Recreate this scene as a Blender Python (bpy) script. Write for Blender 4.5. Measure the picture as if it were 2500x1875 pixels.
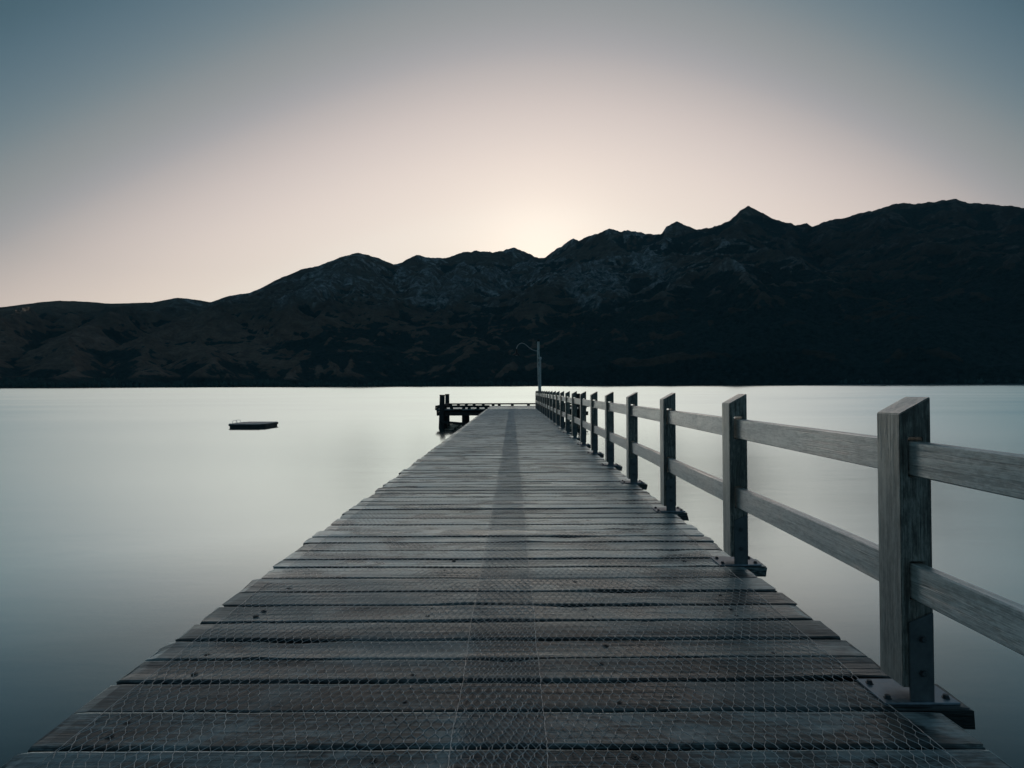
import bpy, bmesh, math, random
import numpy as np
from mathutils import Vector, Matrix

for o in list(bpy.data.objects):
    bpy.data.objects.remove(o)
sc = bpy.context.scene
COL = sc.collection
R = math.radians
rng = random.Random(11)
nrng = np.random.default_rng(7)

# ------------------------------------------------------------------ camera
CAM_Z = 2.73          # metres above the lake
DECK_Z = 1.53         # deck level below the camera
SLOPE = 0.00786       # the jetty falls gently towards its head
F_PX, W_PX = 1400.0, 2500.0
cd = bpy.data.cameras.new('camera')
cd.sensor_width = 36.0
cd.lens = 36.0 * F_PX / W_PX
cd.clip_start = 0.05
cd.clip_end = 80000
cam = bpy.data.objects.new('camera', cd)
COL.objects.link(cam)
cam.matrix_world = (Matrix.Translation((0, 0, CAM_Z)) @ Matrix.Rotation(R(90.0 + 0.16), 4, 'X')
                    @ Matrix.Rotation(R(-0.2), 4, 'Z'))
sc.camera = cam

# ------------------------------------------------------------------ world
SUN_AZ, SUN_EL = 2.9, 11.9
HAZE = 1.6e-5
GLOW, GLOW_W = 0.14, 6.0
world = bpy.data.worlds.new('World')
sc.world = world
world.use_nodes = True
wn, wl = world.node_tree.nodes, world.node_tree.links
wn.clear()


def wmath(op, a, b=None, clamp=False):
    n = wn.new('ShaderNodeMath')
    n.operation = op
    n.use_clamp = clamp
    for i, v in enumerate((a, b)):
        if v is None:
            continue
        if isinstance(v, (int, float)):
            n.inputs[i].default_value = v
        else:
            wl.new(v, n.inputs[i])
    return n.outputs[0]


def lin(c):
    c = c / 255.0
    return c / 12.92 if c <= 0.04045 else ((c + 0.055) / 1.055) ** 2.4


tc = wn.new('ShaderNodeTexCoord')
sep = wn.new('ShaderNodeSeparateXYZ')
wl.new(tc.outputs['Generated'], sep.inputs[0])
el = wmath('MAXIMUM', wmath('MULTIPLY', wmath('ARCSINE', sep.outputs['Z']), 180 / math.pi), 0.0)
az = wmath('SUBTRACT', wmath('MULTIPLY', wmath('ARCTAN2', sep.outputs['X'], sep.outputs['Y']), 180 / math.pi), SUN_AZ)
skew = wmath('ADD', 0.0108, wmath('MULTIPLY', wmath('MAXIMUM', wmath('MINIMUM', az, 45.0), -45.0), 0.000025))
spread = wmath('ADD', el, wmath('MULTIPLY', wmath('MULTIPLY', az, az), skew))
MMAX = 110.0
t_sky = wmath('DIVIDE', spread, MMAX, True)
curve = wn.new('ShaderNodeRGBCurve')
cm = curve.mapping
cm.use_clip = False
stops = [(0, 255, 240, 226), (8, 255, 244, 232), (13, 255, 245, 236), (18.6, 246, 233, 225), (24.1, 226, 213, 208),
         (28.6, 195, 187, 186), (31.3, 168, 167, 170), (34, 149, 153, 156), (42, 92, 115, 128),
         (48, 66, 94, 108), (58, 62, 89, 104), (80, 62, 89, 104), (110, 62, 89, 104)]
for ch in range(3):
    c = cm.curves[ch]
    pts = [(m / MMAX, lin(v[ch])) for m, *v in stops]
    c.points[0].location = pts[0]
    c.points[1].location = pts[-1]
    for p in pts[1:-1]:
        c.points.new(*p)
cm.update()
comb = wn.new('ShaderNodeCombineColor')
for i in range(3):
    wl.new(t_sky, comb.inputs[i])
wl.new(comb.outputs[0], curve.inputs['Color'])
sky = wn.new('ShaderNodeTexSky')
sky.sky_type = 'NISHITA'
sky.sun_disc = False
sky.sun_elevation = R(SUN_EL)
sky.sun_rotation = R(SUN_AZ)
sky.air_density = 1.0
sky.dust_density = 2.5
sky.ozone_density = 1.0
bg1 = wn.new('ShaderNodeBackground')          # the physical sky
bg1.inputs['Strength'].default_value = 0.05
wl.new(sky.outputs[0], bg1.inputs['Color'])
bg2 = wn.new('ShaderNodeBackground')          # the sunset afterglow spreading from the sun
warm = wn.new('ShaderNodeMix')
warm.data_type = 'RGBA'
warm.blend_type = 'MULTIPLY'
wl.new(wmath('EXPONENT', wmath('MULTIPLY', el, -0.11)), warm.inputs[0])
wl.new(curve.outputs[0], warm.inputs[6])
warm.inputs[7].default_value = (1.03, 0.97, 0.84, 1)
wl.new(warm.outputs[2], bg2.inputs['Color'])
bg2.inputs['Strength'].default_value = 1.0
# the overexposed glow right round the sun
sdir = wn.new('ShaderNodeVectorMath')
sdir.operation = 'DOT_PRODUCT'
wl.new(tc.outputs['Generated'], sdir.inputs[0])
sdir.inputs[1].default_value = (math.sin(R(SUN_AZ)) * math.cos(R(SUN_EL)), math.cos(R(SUN_AZ)) * math.cos(R(SUN_EL)), math.sin(R(SUN_EL)))
ang = wmath('MULTIPLY', wmath('ARCCOSINE', wmath('MINIMUM', sdir.outputs['Value'], 1.0)), 180 / math.pi)
gl = wmath('DIVIDE', ang, GLOW_W)
glow = wmath('MULTIPLY', wmath('EXPONENT', wmath('MULTIPLY', wmath('MULTIPLY', gl, gl), -1.0)), GLOW)
bg3 = wn.new('ShaderNodeBackground')
bg3.inputs['Color'].default_value = (1.0, 0.86, 0.70, 1)
wl.new(glow, bg3.inputs['Strength'])
addw = wn.new('ShaderNodeAddShader')
mixw = wn.new('ShaderNodeMixShader')
mixw.inputs[0].default_value = 0.94
wl.new(bg1.outputs[0], mixw.inputs[1])
wl.new(bg2.outputs[0], mixw.inputs[2])
wout = wn.new('ShaderNodeOutputWorld')
wl.new(mixw.outputs[0], addw.inputs[0])
wl.new(bg3.outputs[0], addw.inputs[1])
wl.new(addw.outputs[0], wout.inputs['Surface'])

# ------------------------------------------------------------------ sun, just behind the ridge
sd = bpy.data.lights.new('sun', 'SUN')
sd.energy = 2.0
sd.angle = R(0.5)
sd.color = (1.0, 0.86, 0.7)
sun = bpy.data.objects.new('sun', sd)
COL.objects.link(sun)
d = Vector((math.sin(R(SUN_AZ)) * math.cos(R(SUN_EL)), math.cos(R(SUN_AZ)) * math.cos(R(SUN_EL)), math.sin(R(SUN_EL))))
sun.rotation_euler = d.to_track_quat('Z', 'Y').to_euler()
sun.location = d * 50 + Vector((0, 0, 30))

# ------------------------------------------------------------------ render look
vs = sc.view_settings
vs.view_transform = 'Standard'
vs.look = 'None'
vs.exposure = 0.0
vs.gamma = 1.0
vs.use_curve_mapping = False
sc.render.engine = 'CYCLES'
sc.cycles.max_bounces = 6
sc.cycles.diffuse_bounces = 3
sc.cycles.glossy_bounces = 4
sc.cycles.use_denoising = True
sc.cycles.denoising_input_passes = 'RGB_ALBEDO_NORMAL'
sc.cycles.denoising_prefilter = 'ACCURATE'


# ================================================================== helpers
def link(o, parent=None):
    COL.objects.link(o)
    if parent is not None:
        o.parent = parent
    return o


def tag(o, label=None, cat=None, group=None, kind=None):
    if label:
        o['label'] = label
    if cat:
        o['category'] = cat
    if group:
        o['group'] = group
    if kind:
        o['kind'] = kind
    return o


def empty(name, loc=(0, 0, 0), rx=0.0):
    o = bpy.data.objects.new(name, None)
    o.empty_display_size = 0.3
    o.location = loc
    o.rotation_euler = (rx, 0, 0)
    return link(o)


def mesh_np(name, verts, faces, smooth=False):
    """verts (n,3), faces (m,k) -> mesh, fast."""
    me = bpy.data.meshes.new(name)
    verts = np.asarray(verts, np.float32)
    faces = np.asarray(faces, np.int32)
    m, k = faces.shape
    me.vertices.add(len(verts))
    me.vertices.foreach_set('co', verts.ravel())
    me.loops.add(m * k)
    me.loops.foreach_set('vertex_index', faces.ravel())
    me.polygons.add(m)
    me.polygons.foreach_set('loop_start', np.arange(0, m * k, k, dtype=np.int32))
    me.polygons.foreach_set('use_smooth', np.full(m, smooth))
    me.update(calc_edges=True)
    return me


def obj(name, me, mat, parent=None, loc=None):
    o = bpy.data.objects.new(name, me)
    if mat is not None and not me.materials:
        me.materials.append(mat)
    if loc is not None:
        o.location = loc
    return link(o, parent)


def bm_mesh(name, bm, smooth=False):
    bmesh.ops.recalc_face_normals(bm, faces=bm.faces)
    me = bpy.data.meshes.new(name)
    bm.to_mesh(me)
    bm.free()
    if smooth:
        me.polygons.foreach_set('use_smooth', [True] * len(me.polygons))
    return me


def box(bm, x0, x1, y0, y1, z0, z1):
    v = [bm.verts.new((x, y, z)) for x in (x0, x1) for y in (y0, y1) for z in (z0, z1)]
    for f in ((0, 1, 3, 2), (4, 6, 7, 5), (0, 4, 5, 1), (2, 3, 7, 6), (0, 2, 6, 4), (1, 5, 7, 3)):
        bm.faces.new([v[i] for i in f])
    return v


def bevel(bm, w=0.004, seg=1):
    es = [e for e in bm.edges if len(e.link_faces) == 2 and e.calc_face_angle(0) > 0.5]
    bmesh.ops.bevel(bm, geom=es, offset=w, segments=seg, affect='EDGES', clamp_overlap=True)


def box_mesh(name, x0, x1, y0, y1, z0, z1, bw=0.004, seg=1):
    bm = bmesh.new()
    box(bm, x0, x1, y0, y1, z0, z1)
    bmesh.ops.recalc_face_normals(bm, faces=bm.faces)
    if bw:
        bevel(bm, bw, seg)
    return bm_mesh(name, bm)


def lathe(bm, prof, n=16, cx=0.0, cy=0.0, cap=True):
    rings = []
    for r, z in prof:
        rings.append([bm.verts.new((cx + r * math.cos(2 * math.pi * i / n), cy + r * math.sin(2 * math.pi * i / n), z))
                      for i in range(n)])
    for a, b in zip(rings, rings[1:]):
        for i in range(n):
            bm.faces.new((a[i], a[(i + 1) % n], b[(i + 1) % n], b[i]))
    if cap:
        bm.faces.new(rings[0][::-1])
        bm.faces.new(rings[-1])
    return rings


def tube(bm, pts, r, n=8):
    rings = []
    for i, p in enumerate(pts):
        p = Vector(p)
        a = Vector(pts[max(i - 1, 0)])
        b = Vector(pts[min(i + 1, len(pts) - 1)])
        t = (b - a).normalized()
        u = t.cross(Vector((0.13, 1, 0.07))).normalized()
        w = t.cross(u)
        rr = r[i] if isinstance(r, (list, tuple)) else r
        rings.append([bm.verts.new(p + u * (rr * math.cos(2 * math.pi * k / n)) + w * (rr * math.sin(2 * math.pi * k / n)))
                      for k in range(n)])
    for a, b in zip(rings, rings[1:]):
        for k in range(n):
            bm.faces.new((a[k], a[(k + 1) % n], b[(k + 1) % n], b[k]))
    bm.faces.new(rings[0][::-1])
    bm.faces.new(rings[-1])


def hash2(ix, iy, seed):
    h = (ix.astype(np.int64) * 374761393 + iy.astype(np.int64) * 668265263 + seed * 982451653) & 0xFFFFFFFF
    h = ((h ^ (h >> 13)) * 1274126177) & 0xFFFFFFFF
    return ((h ^ (h >> 16)) & 0xFFFFFF) / float(0xFFFFFF)


def vnoise(x, y, seed=0):
    x = np.asarray(x, float)
    y = np.asarray(y, float)
    ix, iy = np.floor(x), np.floor(y)
    fx, fy = x - ix, y - iy
    fx = fx * fx * fx * (fx * (fx * 6 - 15) + 10)
    fy = fy * fy * fy * (fy * (fy * 6 - 15) + 10)
    a, b = hash2(ix, iy, seed), hash2(ix + 1, iy, seed)
    c, e = hash2(ix, iy + 1, seed), hash2(ix + 1, iy + 1, seed)
    return (a * (1 - fx) + b * fx) * (1 - fy) + (c * (1 - fx) + e * fx) * fy


def fbm(x, y, oct=5, seed=0, gain=0.5, ridged=False):
    s, amp, tot = 0.0, 1.0, 0.0
    for k in range(oct):
        n = vnoise(x * 2 ** k + 17.3 * k, y * 2 ** k - 9.1 * k, seed + k)
        if ridged:
            n = 1 - np.abs(2 * n - 1)
        s = s + amp * n
        tot += amp
        amp *= gain
    return s / tot


# ================================================================== materials
def new_mat(name):
    m = bpy.data.materials.new(name)
    m.use_nodes = True
    nt = m.node_tree
    return m, nt, nt.nodes['Principled BSDF']


class NT:
    def __init__(self, nt):
        self.nt = nt

    def node(self, t, **kw):
        n = self.nt.nodes.new(t)
        for k, v in kw.items():
            setattr(n, k, v)
        return n

    def put(self, sock, v):
        if hasattr(v, 'is_linked'):
            self.nt.links.new(v, sock)
        else:
            sock.default_value = v

    def math(self, op, a, b=0.0, c=None, clamp=False):
        n = self.node('ShaderNodeMath', operation=op, use_clamp=clamp)
        self.put(n.inputs[0], a)
        self.put(n.inputs[1], b)
        if c is not None:
            self.put(n.inputs[2], c)
        return n.outputs[0]

    def mapped(self, vec, scale, loc=(0, 0, 0)):
        n = self.node('ShaderNodeMapping')
        self.put(n.inputs['Vector'], vec)
        n.inputs['Scale'].default_value = scale
        n.inputs['Location'].default_value = loc
        return n.outputs[0]

    def noise(self, vec, scale, detail=4, rough=0.55, dist=0.0):
        n = self.node('ShaderNodeTexNoise')
        self.put(n.inputs['Vector'], vec)
        n.inputs['Scale'].default_value = scale
        n.inputs['Detail'].default_value = detail
        n.inputs['Roughness'].default_value = rough
        n.inputs['Distortion'].default_value = dist
        return n.outputs['Fac']

    def ramp(self, fac, stops, interp='LINEAR'):
        n = self.node('ShaderNodeValToRGB')
        n.color_ramp.interpolation = interp
        e = n.color_ramp.elements
        while len(e) < len(stops):
            e.new(0.5)
        for el_, (p, c) in zip(e, stops):
            el_.position = p
            el_.color = (*c, 1) if len(c) == 3 else c
        self.put(n.inputs[0], fac)
        return n.outputs[0]

    def mix(self, fac, a, b, mode='MIX'):
        n = self.node('ShaderNodeMix', data_type='RGBA', blend_type=mode)
        self.put(n.inputs[0], fac)
        self.put(n.inputs[6], a if hasattr(a, 'is_linked') else (*a, 1))
        self.put(n.inputs[7], b if hasattr(b, 'is_linked') else (*b, 1))
        return n.outputs[2]

    def range(self, v, a, b, c=0.0, d=1.0, smooth=True):
        n = self.node('ShaderNodeMapRange')
        if smooth:
            n.interpolation_type = 'SMOOTHSTEP'
        self.put(n.inputs[0], v)
        for i, x in enumerate((a, b, c, d)):
            n.inputs[1 + i].default_value = x
        return n.outputs[0]

    def bump(self, h, strength, dist):
        n = self.node('ShaderNodeBump')
        n.inputs['Strength'].default_value = strength
        n.inputs['Distance'].default_value = dist
        self.put(n.inputs['Height'], h)
        return n.outputs[0]


def grazing(k, nt, bs, stops, rough, normal=None, tint=(1, 1, 1)):
    """Wet film: reflectance rises steeply towards grazing incidence."""
    lw = k.node('ShaderNodeLayerWeight')
    lw.inputs['Blend'].default_value = 0.5
    fac = k.ramp(lw.outputs['Facing'], [(p, (c, c, c)) for p, c in stops])
    gl = k.node('ShaderNodeBsdfGlossy')
    k.put(gl.inputs['Color'], tint if hasattr(tint, 'is_linked') else (*tint, 1))
    k.put(gl.inputs['Roughness'], rough)
    if normal is not None:
        k.put(gl.inputs['Normal'], normal)
    mx = k.node('ShaderNodeMixShader')
    k.put(mx.inputs[0], fac)
    k.put(mx.inputs[1], bs.outputs[0])
    k.put(mx.inputs[2], gl.outputs[0])
    out = [n for n in nt.nodes if n.type == 'OUTPUT_MATERIAL'][0]
    k.put(out.inputs['Surface'], mx.outputs[0])


def wood_mat(name, axis, dark, mid, light, rough=(0.42, 0.72), stain=0.6, stain_col=(0.012, 0.014, 0.013), bump=0.5,
             grain=1.0, per_obj=0.35, spec=0.5, moss=0.0, film=None, film_rough=0.06, speck=0.35, strip=None, film_tint=(0.90, 1.0, 1.0), film_lo=0.84, worn=0.0):
    """Weathered timber, grain along the local axis."""
    m, nt, bs = new_mat(name)
    k = NT(nt)
    tcn = k.node('ShaderNodeTexCoord')
    oi = k.node('ShaderNodeObjectInfo')
    off = k.node('ShaderNodeVectorMath', operation='MULTIPLY_ADD')
    comb_ = k.node('ShaderNodeCombineXYZ')
    for i in range(3):
        k.put(comb_.inputs[i], oi.outputs['Random'])
    k.put(off.inputs[0], comb_.outputs[0])
    off.inputs[1].default_value = (37.0, 53.0, 71.0)
    k.put(off.inputs[2], tcn.outputs['Object'])
    v = off.outputs[0]
    s_long, s_cross = 1.1 * grain, 26.0 * grain
    sc_ = [s_cross] * 3
    sc_[axis] = s_long
    fine = [c * 4.5 for c in sc_]
    g1 = k.noise(k.mapped(v, sc_), 1.0, 5, 0.62, 0.6)
    g2 = k.noise(k.mapped(v, fine), 1.0, 3, 0.6, 0.2)
    blot = k.noise(k.mapped(v, [2.6 if i != axis else 1.5 for i in range(3)]), 1.0, 4, 0.6, 0.4)
    sp = k.noise(k.mapped(v, [70.0 if i != axis else 22.0 for i in range(3)], (5, 2, 9)), 1.0, 4, 0.7)
    grainv = k.math('ADD', k.math('MULTIPLY', g1, 0.5), k.math('MULTIPLY', g2, 0.5))
    grainv = k.math('ADD', grainv, k.math('MULTIPLY', k.math('SUBTRACT', sp, 0.5), speck))
    col = k.ramp(grainv, [(0.39, dark), (0.5, mid), (0.61, light)])
    # cracks: thin dark lines along the grain
    crack_s = [c * 1.6 for c in sc_]
    crack_s[axis] = 0.8
    cr = k.noise(k.mapped(v, crack_s, (3.1, 9.2, 1.7)), 1.0, 2, 0.5, 0.3)
    crack = k.range(k.math('ABSOLUTE', k.math('SUBTRACT', cr, 0.5)), 0.0, 0.022, 1.0, 0.0)
    crack = k.math('MULTIPLY', crack, k.range(blot, 0.4, 0.6, 0.25, 0.9))
    col = k.mix(k.math('MULTIPLY', crack, 0.75), col, tuple(c * 0.25 for c in dark))
    if worn:                                              # pale, foot-worn areas
        pale = k.noise(k.mapped(v, [3.4 if i != axis else 1.2 for i in range(3)], (11, 4, 7)), 1.0, 5, 0.65, 0.5)
        col = k.mix(k.math('MULTIPLY', k.range(pale, 0.48, 0.58), worn), col, k.mix(grainv, mid, tuple(min(1.0, c * 2.3) for c in light)))
    st = k.range(blot, 0.5, 0.60)
    col = k.mix(k.math('MULTIPLY', st, stain), col, stain_col)
    if moss:
        mo = k.range(k.noise(k.mapped(v, (4, 4, 4), (8, 1, 5)), 1.0, 5, 0.65), 0.52, 0.7)
        col = k.mix(k.math('MULTIPLY', mo, moss), col, (0.045, 0.052, 0.028))
    if strip:
        sx_ = k.node('ShaderNodeSeparateXYZ')
        k.put(sx_.inputs[0], tcn.outputs['Object'])
        edge = k.math('ADD', sx_.outputs['X'], k.math('MULTIPLY', k.math('SUBTRACT', blot, 0.5), 0.16))
        inside = k.math('MULTIPLY', k.range(edge, strip[0] - 0.03, strip[0] + 0.04), k.range(edge, strip[1] - 0.04, strip[1] + 0.03, 1.0, 0.0))
        inside = k.math('MULTIPLY', inside, k.range(sp, 0.3, 0.6, 0.95, 0.6))
        col = k.mix(inside, col, (0.016, 0.020, 0.025))
        st = k.math('MAXIMUM', st, k.math('MULTIPLY', inside, 0.75))
    val = k.math('ADD', 1.0 - per_obj * 0.5, k.math('MULTIPLY', oi.outputs['Random'], per_obj))
    gv = k.node('ShaderNodeCombineXYZ')
    for i in range(3):
        k.put(gv.inputs[i], val)
    col = k.mix(1.0, col, gv.outputs[0], 'MULTIPLY')
    k.put(bs.inputs['Base Color'], col)
    r = k.range(k.math('ADD', k.math('MULTIPLY', blot, 0.65), k.math('MULTIPLY', g1, 0.35)), 0.36, 0.64, rough[1], rough[0])
    k.put(bs.inputs['Roughness'], r)
    bs.inputs['Specular IOR Level'].default_value = spec
    h = k.math('SUBTRACT', k.math('ADD', k.math('MULTIPLY', g1, 0.7), k.math('MULTIPLY', g2, 0.5)), k.math('MULTIPLY', crack, 0.9))
    bmpn = k.bump(h, bump, 0.006)
    k.put(bs.inputs['Normal'], bmpn)
    if film:
        grazing(k, nt, bs, film, k.math('ADD', r, film_rough), bmpn, k.mix(k.range(grainv, 0.36, 0.58), tuple(c * film_lo for c in film_tint), film_tint) if not worn else
                k.mix(1.0, k.mix(k.math('MULTIPLY', st, 0.62), k.mix(k.range(grainv, 0.36, 0.58), tuple(c * film_lo for c in film_tint), film_tint), (0.42, 0.46, 0.47)), k.ramp(oi.outputs['Random'], [(0.0, (0.78, 0.78, 0.78)), (0.35, (1, 1, 1)), (1.0, (1.0, 1.0, 1.0))]), 'MULTIPLY'))
    return m


M = {}
DECK_FILM = [(0.48, 0.015), (0.58, 0.06), (0.68, 0.28), (0.77, 0.8), (0.87, 1.0)]
RAIL_FILM = [(0.25, 0.08), (0.4, 0.3), (0.55, 0.62), (0.8, 0.97)]
POST_FILM = [(0.2, 0.0), (0.42, 0.30), (0.55, 0.5), (0.85, 0.95)]
M['plank'] = wood_mat('wet_plank', 0, (0.006, 0.0085, 0.009), (0.038, 0.052, 0.053), (0.18, 0.225, 0.23), rough=(0.28, 0.5), film=DECK_FILM, film_rough=-0.05,
                      stain=0.92, bump=0.35, per_obj=0.9, stain_col=(0.009, 0.012, 0.012), moss=0.15, speck=0.6, strip=(-0.2, 0.13), worn=0.8)
M['post'] = wood_mat('post_timber', 2, (0.07, 0.062, 0.05), (0.19, 0.172, 0.145), (0.36, 0.33, 0.285), rough=(0.28, 0.48), stain=0.55, stain_col=(0.045, 0.04, 0.033), grain=1.6, speck=0.55, bump=0.45, film_tint=(1.0, 0.96, 0.90), per_obj=0.25, film=POST_FILM)
M['rail'] = wood_mat('rail_timber', 1, (0.42, 0.395, 0.35), (0.66, 0.625, 0.565), (0.84, 0.80, 0.73), rough=(0.22, 0.40), stain=0.35, grain=1.7, speck=0.9, bump=0.4, film_tint=(1.0, 1.0, 0.98), film_lo=0.86,
                     stain_col=(0.16, 0.15, 0.12), per_obj=0.25, film=RAIL_FILM)
M['old'] = wood_mat('tarred_timber', 0, (0.012, 0.013, 0.013), (0.028, 0.029, 0.027), (0.06, 0.06, 0.055), rough=(0.55, 0.85), stain=0.5, moss=0.3)
M['pile'] = wood_mat('pile_timber', 2, (0.012, 0.013, 0.014), (0.03, 0.032, 0.031), (0.07, 0.07, 0.066), rough=(0.55, 0.85), stain=0.5, moss=0.2)
M['pole'] = wood_mat('pole_timber', 2, (0.22, 0.205, 0.19), (0.48, 0.45, 0.42), (0.68, 0.64, 0.60), rough=(0.4, 0.6), stain=0.75, film=POST_FILM,
                     stain_col=(0.03, 0.028, 0.026), grain=1.5)


def metal_mat(name, col, rough, metallic=0.8, var=0.35, scale=18.0):
    m, nt, bs = new_mat(name)
    k = NT(nt)
    tcn = k.node('ShaderNodeTexCoord')
    n = k.noise(k.mapped(tcn.outputs['Object'], (1, 1, 1)), scale, 5, 0.65, 0.3)
    c = k.ramp(n, [(0.3, tuple(x * (1 - var) for x in col)), (0.7, tuple(min(1, x * (1 + var)) for x in col))])
    k.put(bs.inputs['Base Color'], c)
    bs.inputs['Metallic'].default_value = metallic
    k.put(bs.inputs['Roughness'], k.range(n, 0.3, 0.7, rough * 0.75, rough * 1.3))
    k.put(bs.inputs['Normal'], k.bump(n, 0.25, 0.003))
    return m


M['galv'] = metal_mat('galvanised_steel', (0.28, 0.32, 0.36), 0.4)
M['bracket'] = metal_mat('dull_steel', (0.13, 0.14, 0.145), 0.5, metallic=0.5)
M['bolt'] = metal_mat('bolt_steel', (0.10, 0.105, 0.11), 0.5, metallic=0.7)
M['nail'] = metal_mat('rusty_bolt', (0.055, 0.052, 0.05), 0.6, metallic=0.4, scale=60)
M['wire'] = metal_mat('netting_wire', (0.66, 0.68, 0.69), 0.35, metallic=0.9, var=0.35, scale=5.0)
M['lamp_iron'] = metal_mat('lamp_iron', (0.03, 0.03, 0.032), 0.5, metallic=0.5)
M['lamp_arm'] = metal_mat('arm_steel', (0.5, 0.5, 0.5), 0.5, metallic=0.6)
M['pipe'] = metal_mat('conduit_pipe', (0.75, 0.77, 0.78), 0.5, metallic=0.3)
M['raft_top'] = wood_mat('raft_boards', 0, (0.28, 0.29, 0.29), (0.4, 0.42, 0.43), (0.5, 0.52, 0.53), rough=(0.35, 0.5), stain=0.15)
M['raft_side'] = wood_mat('raft_sides', 0, (0.02, 0.022, 0.023), (0.045, 0.05, 0.052), (0.08, 0.085, 0.09), rough=(0.5, 0.8), stain=0.3)
M['bulb'] = metal_mat('lamp_glass', (0.45, 0.45, 0.44), 0.3, metallic=0.0)

# ================================================================== lake
m, nt, bs = new_mat('lake_water')
k = NT(nt)
tcn = k.node('ShaderNodeTexCoord')
v = tcn.outputs['Object']
streak = k.noise(k.mapped(v, (0.012, 0.05, 1)), 1.0, 4, 0.55, 0.8)
ripple = k.noise(k.mapped(v, (0.9, 2.6, 1)), 1.0, 4, 0.6, 0.3)
swell = k.noise(k.mapped(v, (0.10, 0.35, 1)), 1.0, 3, 0.5, 0.3)
bs.inputs['Base Color'].default_value = (0.012, 0.034, 0.040, 1)
bs.inputs['IOR'].default_value = 1.333
bmp = k.bump(k.math('ADD', k.math('MULTIPLY', ripple, 0.25), swell), 0.018, 0.35)
# wind chop: calm beside the jetty, wavelets leaning shoreward further out
wy_ = k.node('ShaderNodeSeparateXYZ')
k.put(wy_.inputs[0], v)
dist_w = k.math('LOGARITHM', k.math('MAXIMUM', k.math('SQRT', k.math('ADD', k.math('MULTIPLY', wy_.outputs['X'], wy_.outputs['X']), k.math('MULTIPLY', wy_.outputs['Y'], wy_.outputs['Y']))), 1.0), 10.0)
w_rough = k.math('ADD', k.range(dist_w, 1.3, 2.0, 0.15, 0.07), k.range(streak, 0.3, 0.7, 0.0, 0.03))
k.put(bs.inputs['Roughness'], w_rough)
lean = k.range(dist_w, 0.75, 2.0, 0.0, 1.0)
bearing = k.math('DIVIDE', wy_.outputs['X'], k.math('MAXIMUM', wy_.outputs['Y'], 1.0))
lean = k.math('MULTIPLY', lean, k.range(bearing, -0.8, 0.7, 0.102, 0.185, False))
lean = k.math('MULTIPLY', lean, k.range(streak, 0.25, 0.75, 0.93, 1.06))
tl = k.node('ShaderNodeCombineXYZ')
k.put(tl.inputs[1], k.math('MULTIPLY', lean, -1.0))
ad = k.node('ShaderNodeVectorMath', operation='ADD')
k.put(ad.inputs[0], bmp)
k.put(ad.inputs[1], tl.outputs[0])
nr = k.node('ShaderNodeVectorMath', operation='NORMALIZE')
k.put(nr.inputs[0], ad.outputs[0])
k.put(bs.inputs['Normal'], nr.outputs[0])
grazing(k, nt, bs, [(0.36, 0.02), (0.53, 0.08), (0.66, 0.38), (0.77, 0.88), (0.86, 1.0)], w_rough, nr.outputs[0], (0.84, 0.99, 1.0))
M['water'] = m
S = 40000.0
lake = obj('lake', mesh_np('lake', [(-S, -S, 0), (S, -S, 0), (S, S, 0), (-S, S, 0)], [(0, 1, 2, 3)]), M['water'])
tag(lake, 'still grey lake smoothed to a pale sheen', None, None, 'structure')

# ================================================================== mountains
SKY = [(0, 664), (60, 656), (130, 649), (190, 652), (240, 656), (330, 653), (385, 643), (430, 648), (455, 653), (490, 640),
       (540, 632), (565, 622), (600, 603), (650, 582), (690, 573), (735, 556), (775, 545), (815, 556), (850, 571), (870, 566),
       (900, 550), (930, 556), (965, 556), (1000, 545), (1035, 541), (1065, 545), (1090, 540), (1112, 533), (1130, 542), (1165, 557),
       (1180, 556), (1195, 543), (1215, 530), (1240, 514), (1250, 519), (1290, 505), (1315, 493), (1340, 499), (1360, 496), (1400, 505),
       (1430, 506), (1440, 490), (1463, 476), (1485, 488), (1505, 495), (1540, 490), (1575, 478), (1600, 455), (1620, 443), (1640, 455),
       (1680, 475), (1720, 485), (1745, 481), (1757, 490), (1765, 485), (1800, 474), (1830, 468), (1880, 455), (1930, 440), (1955, 437),
       (1985, 440), (2020, 434), (2065, 429), (2100, 437), (2160, 441), (2212, 447)]
sk = np.array(SKY, float) * (2500 / 2212.0)
u = (sk[:, 0] - 1250) / F_PX
w = (946.4 - 0.0038 * sk[:, 0] - sk[:, 1]) / F_PX * 0.998
az_s = np.degrees(np.arctan(u))
tan_s = w * np.cos(np.arctan(u))                       # height / horizontal distance
az_s = np.concatenate([[-75, -60, -50], az_s, [47, 55, 65, 75]])
tan_s = np.concatenate([[0.10, 0.12, 0.11], tan_s, [0.235, 0.24, 0.21, 0.2]])


def crest_R(a):
    return np.interp(a, [-75, -42, -28, -18, -5, 2, 8, 18, 30, 42, 75], [5200, 5400, 5600, 6300, 7000, 7600, 6700, 6500, 6600, 6400, 6400])


def shore_R(a):
    return np.interp(a, [-75, -42, -10, 10, 30, 42, 75], [3000, 3100, 3300, 3400, 3300, 3250, 3200]) + 90 * (vnoise(a * 0.35 + 50, a * 0, 5) - 0.5)


NA, NR = 1000, 230
azg = np.linspace(-66, 66, NA)
tg = np.concatenate([np.linspace(0, 1.0, NR - 40) ** 1.15, 1 + np.linspace(0.012, 0.6, 40)])
A, T = np.meshgrid(azg, tg)
Rs, Rc = shore_R(A), crest_R(A)
RR = Rs + (Rc - Rs) * T
X, Y = RR * np.sin(np.radians(A)), RR * np.cos(np.radians(A))
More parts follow.
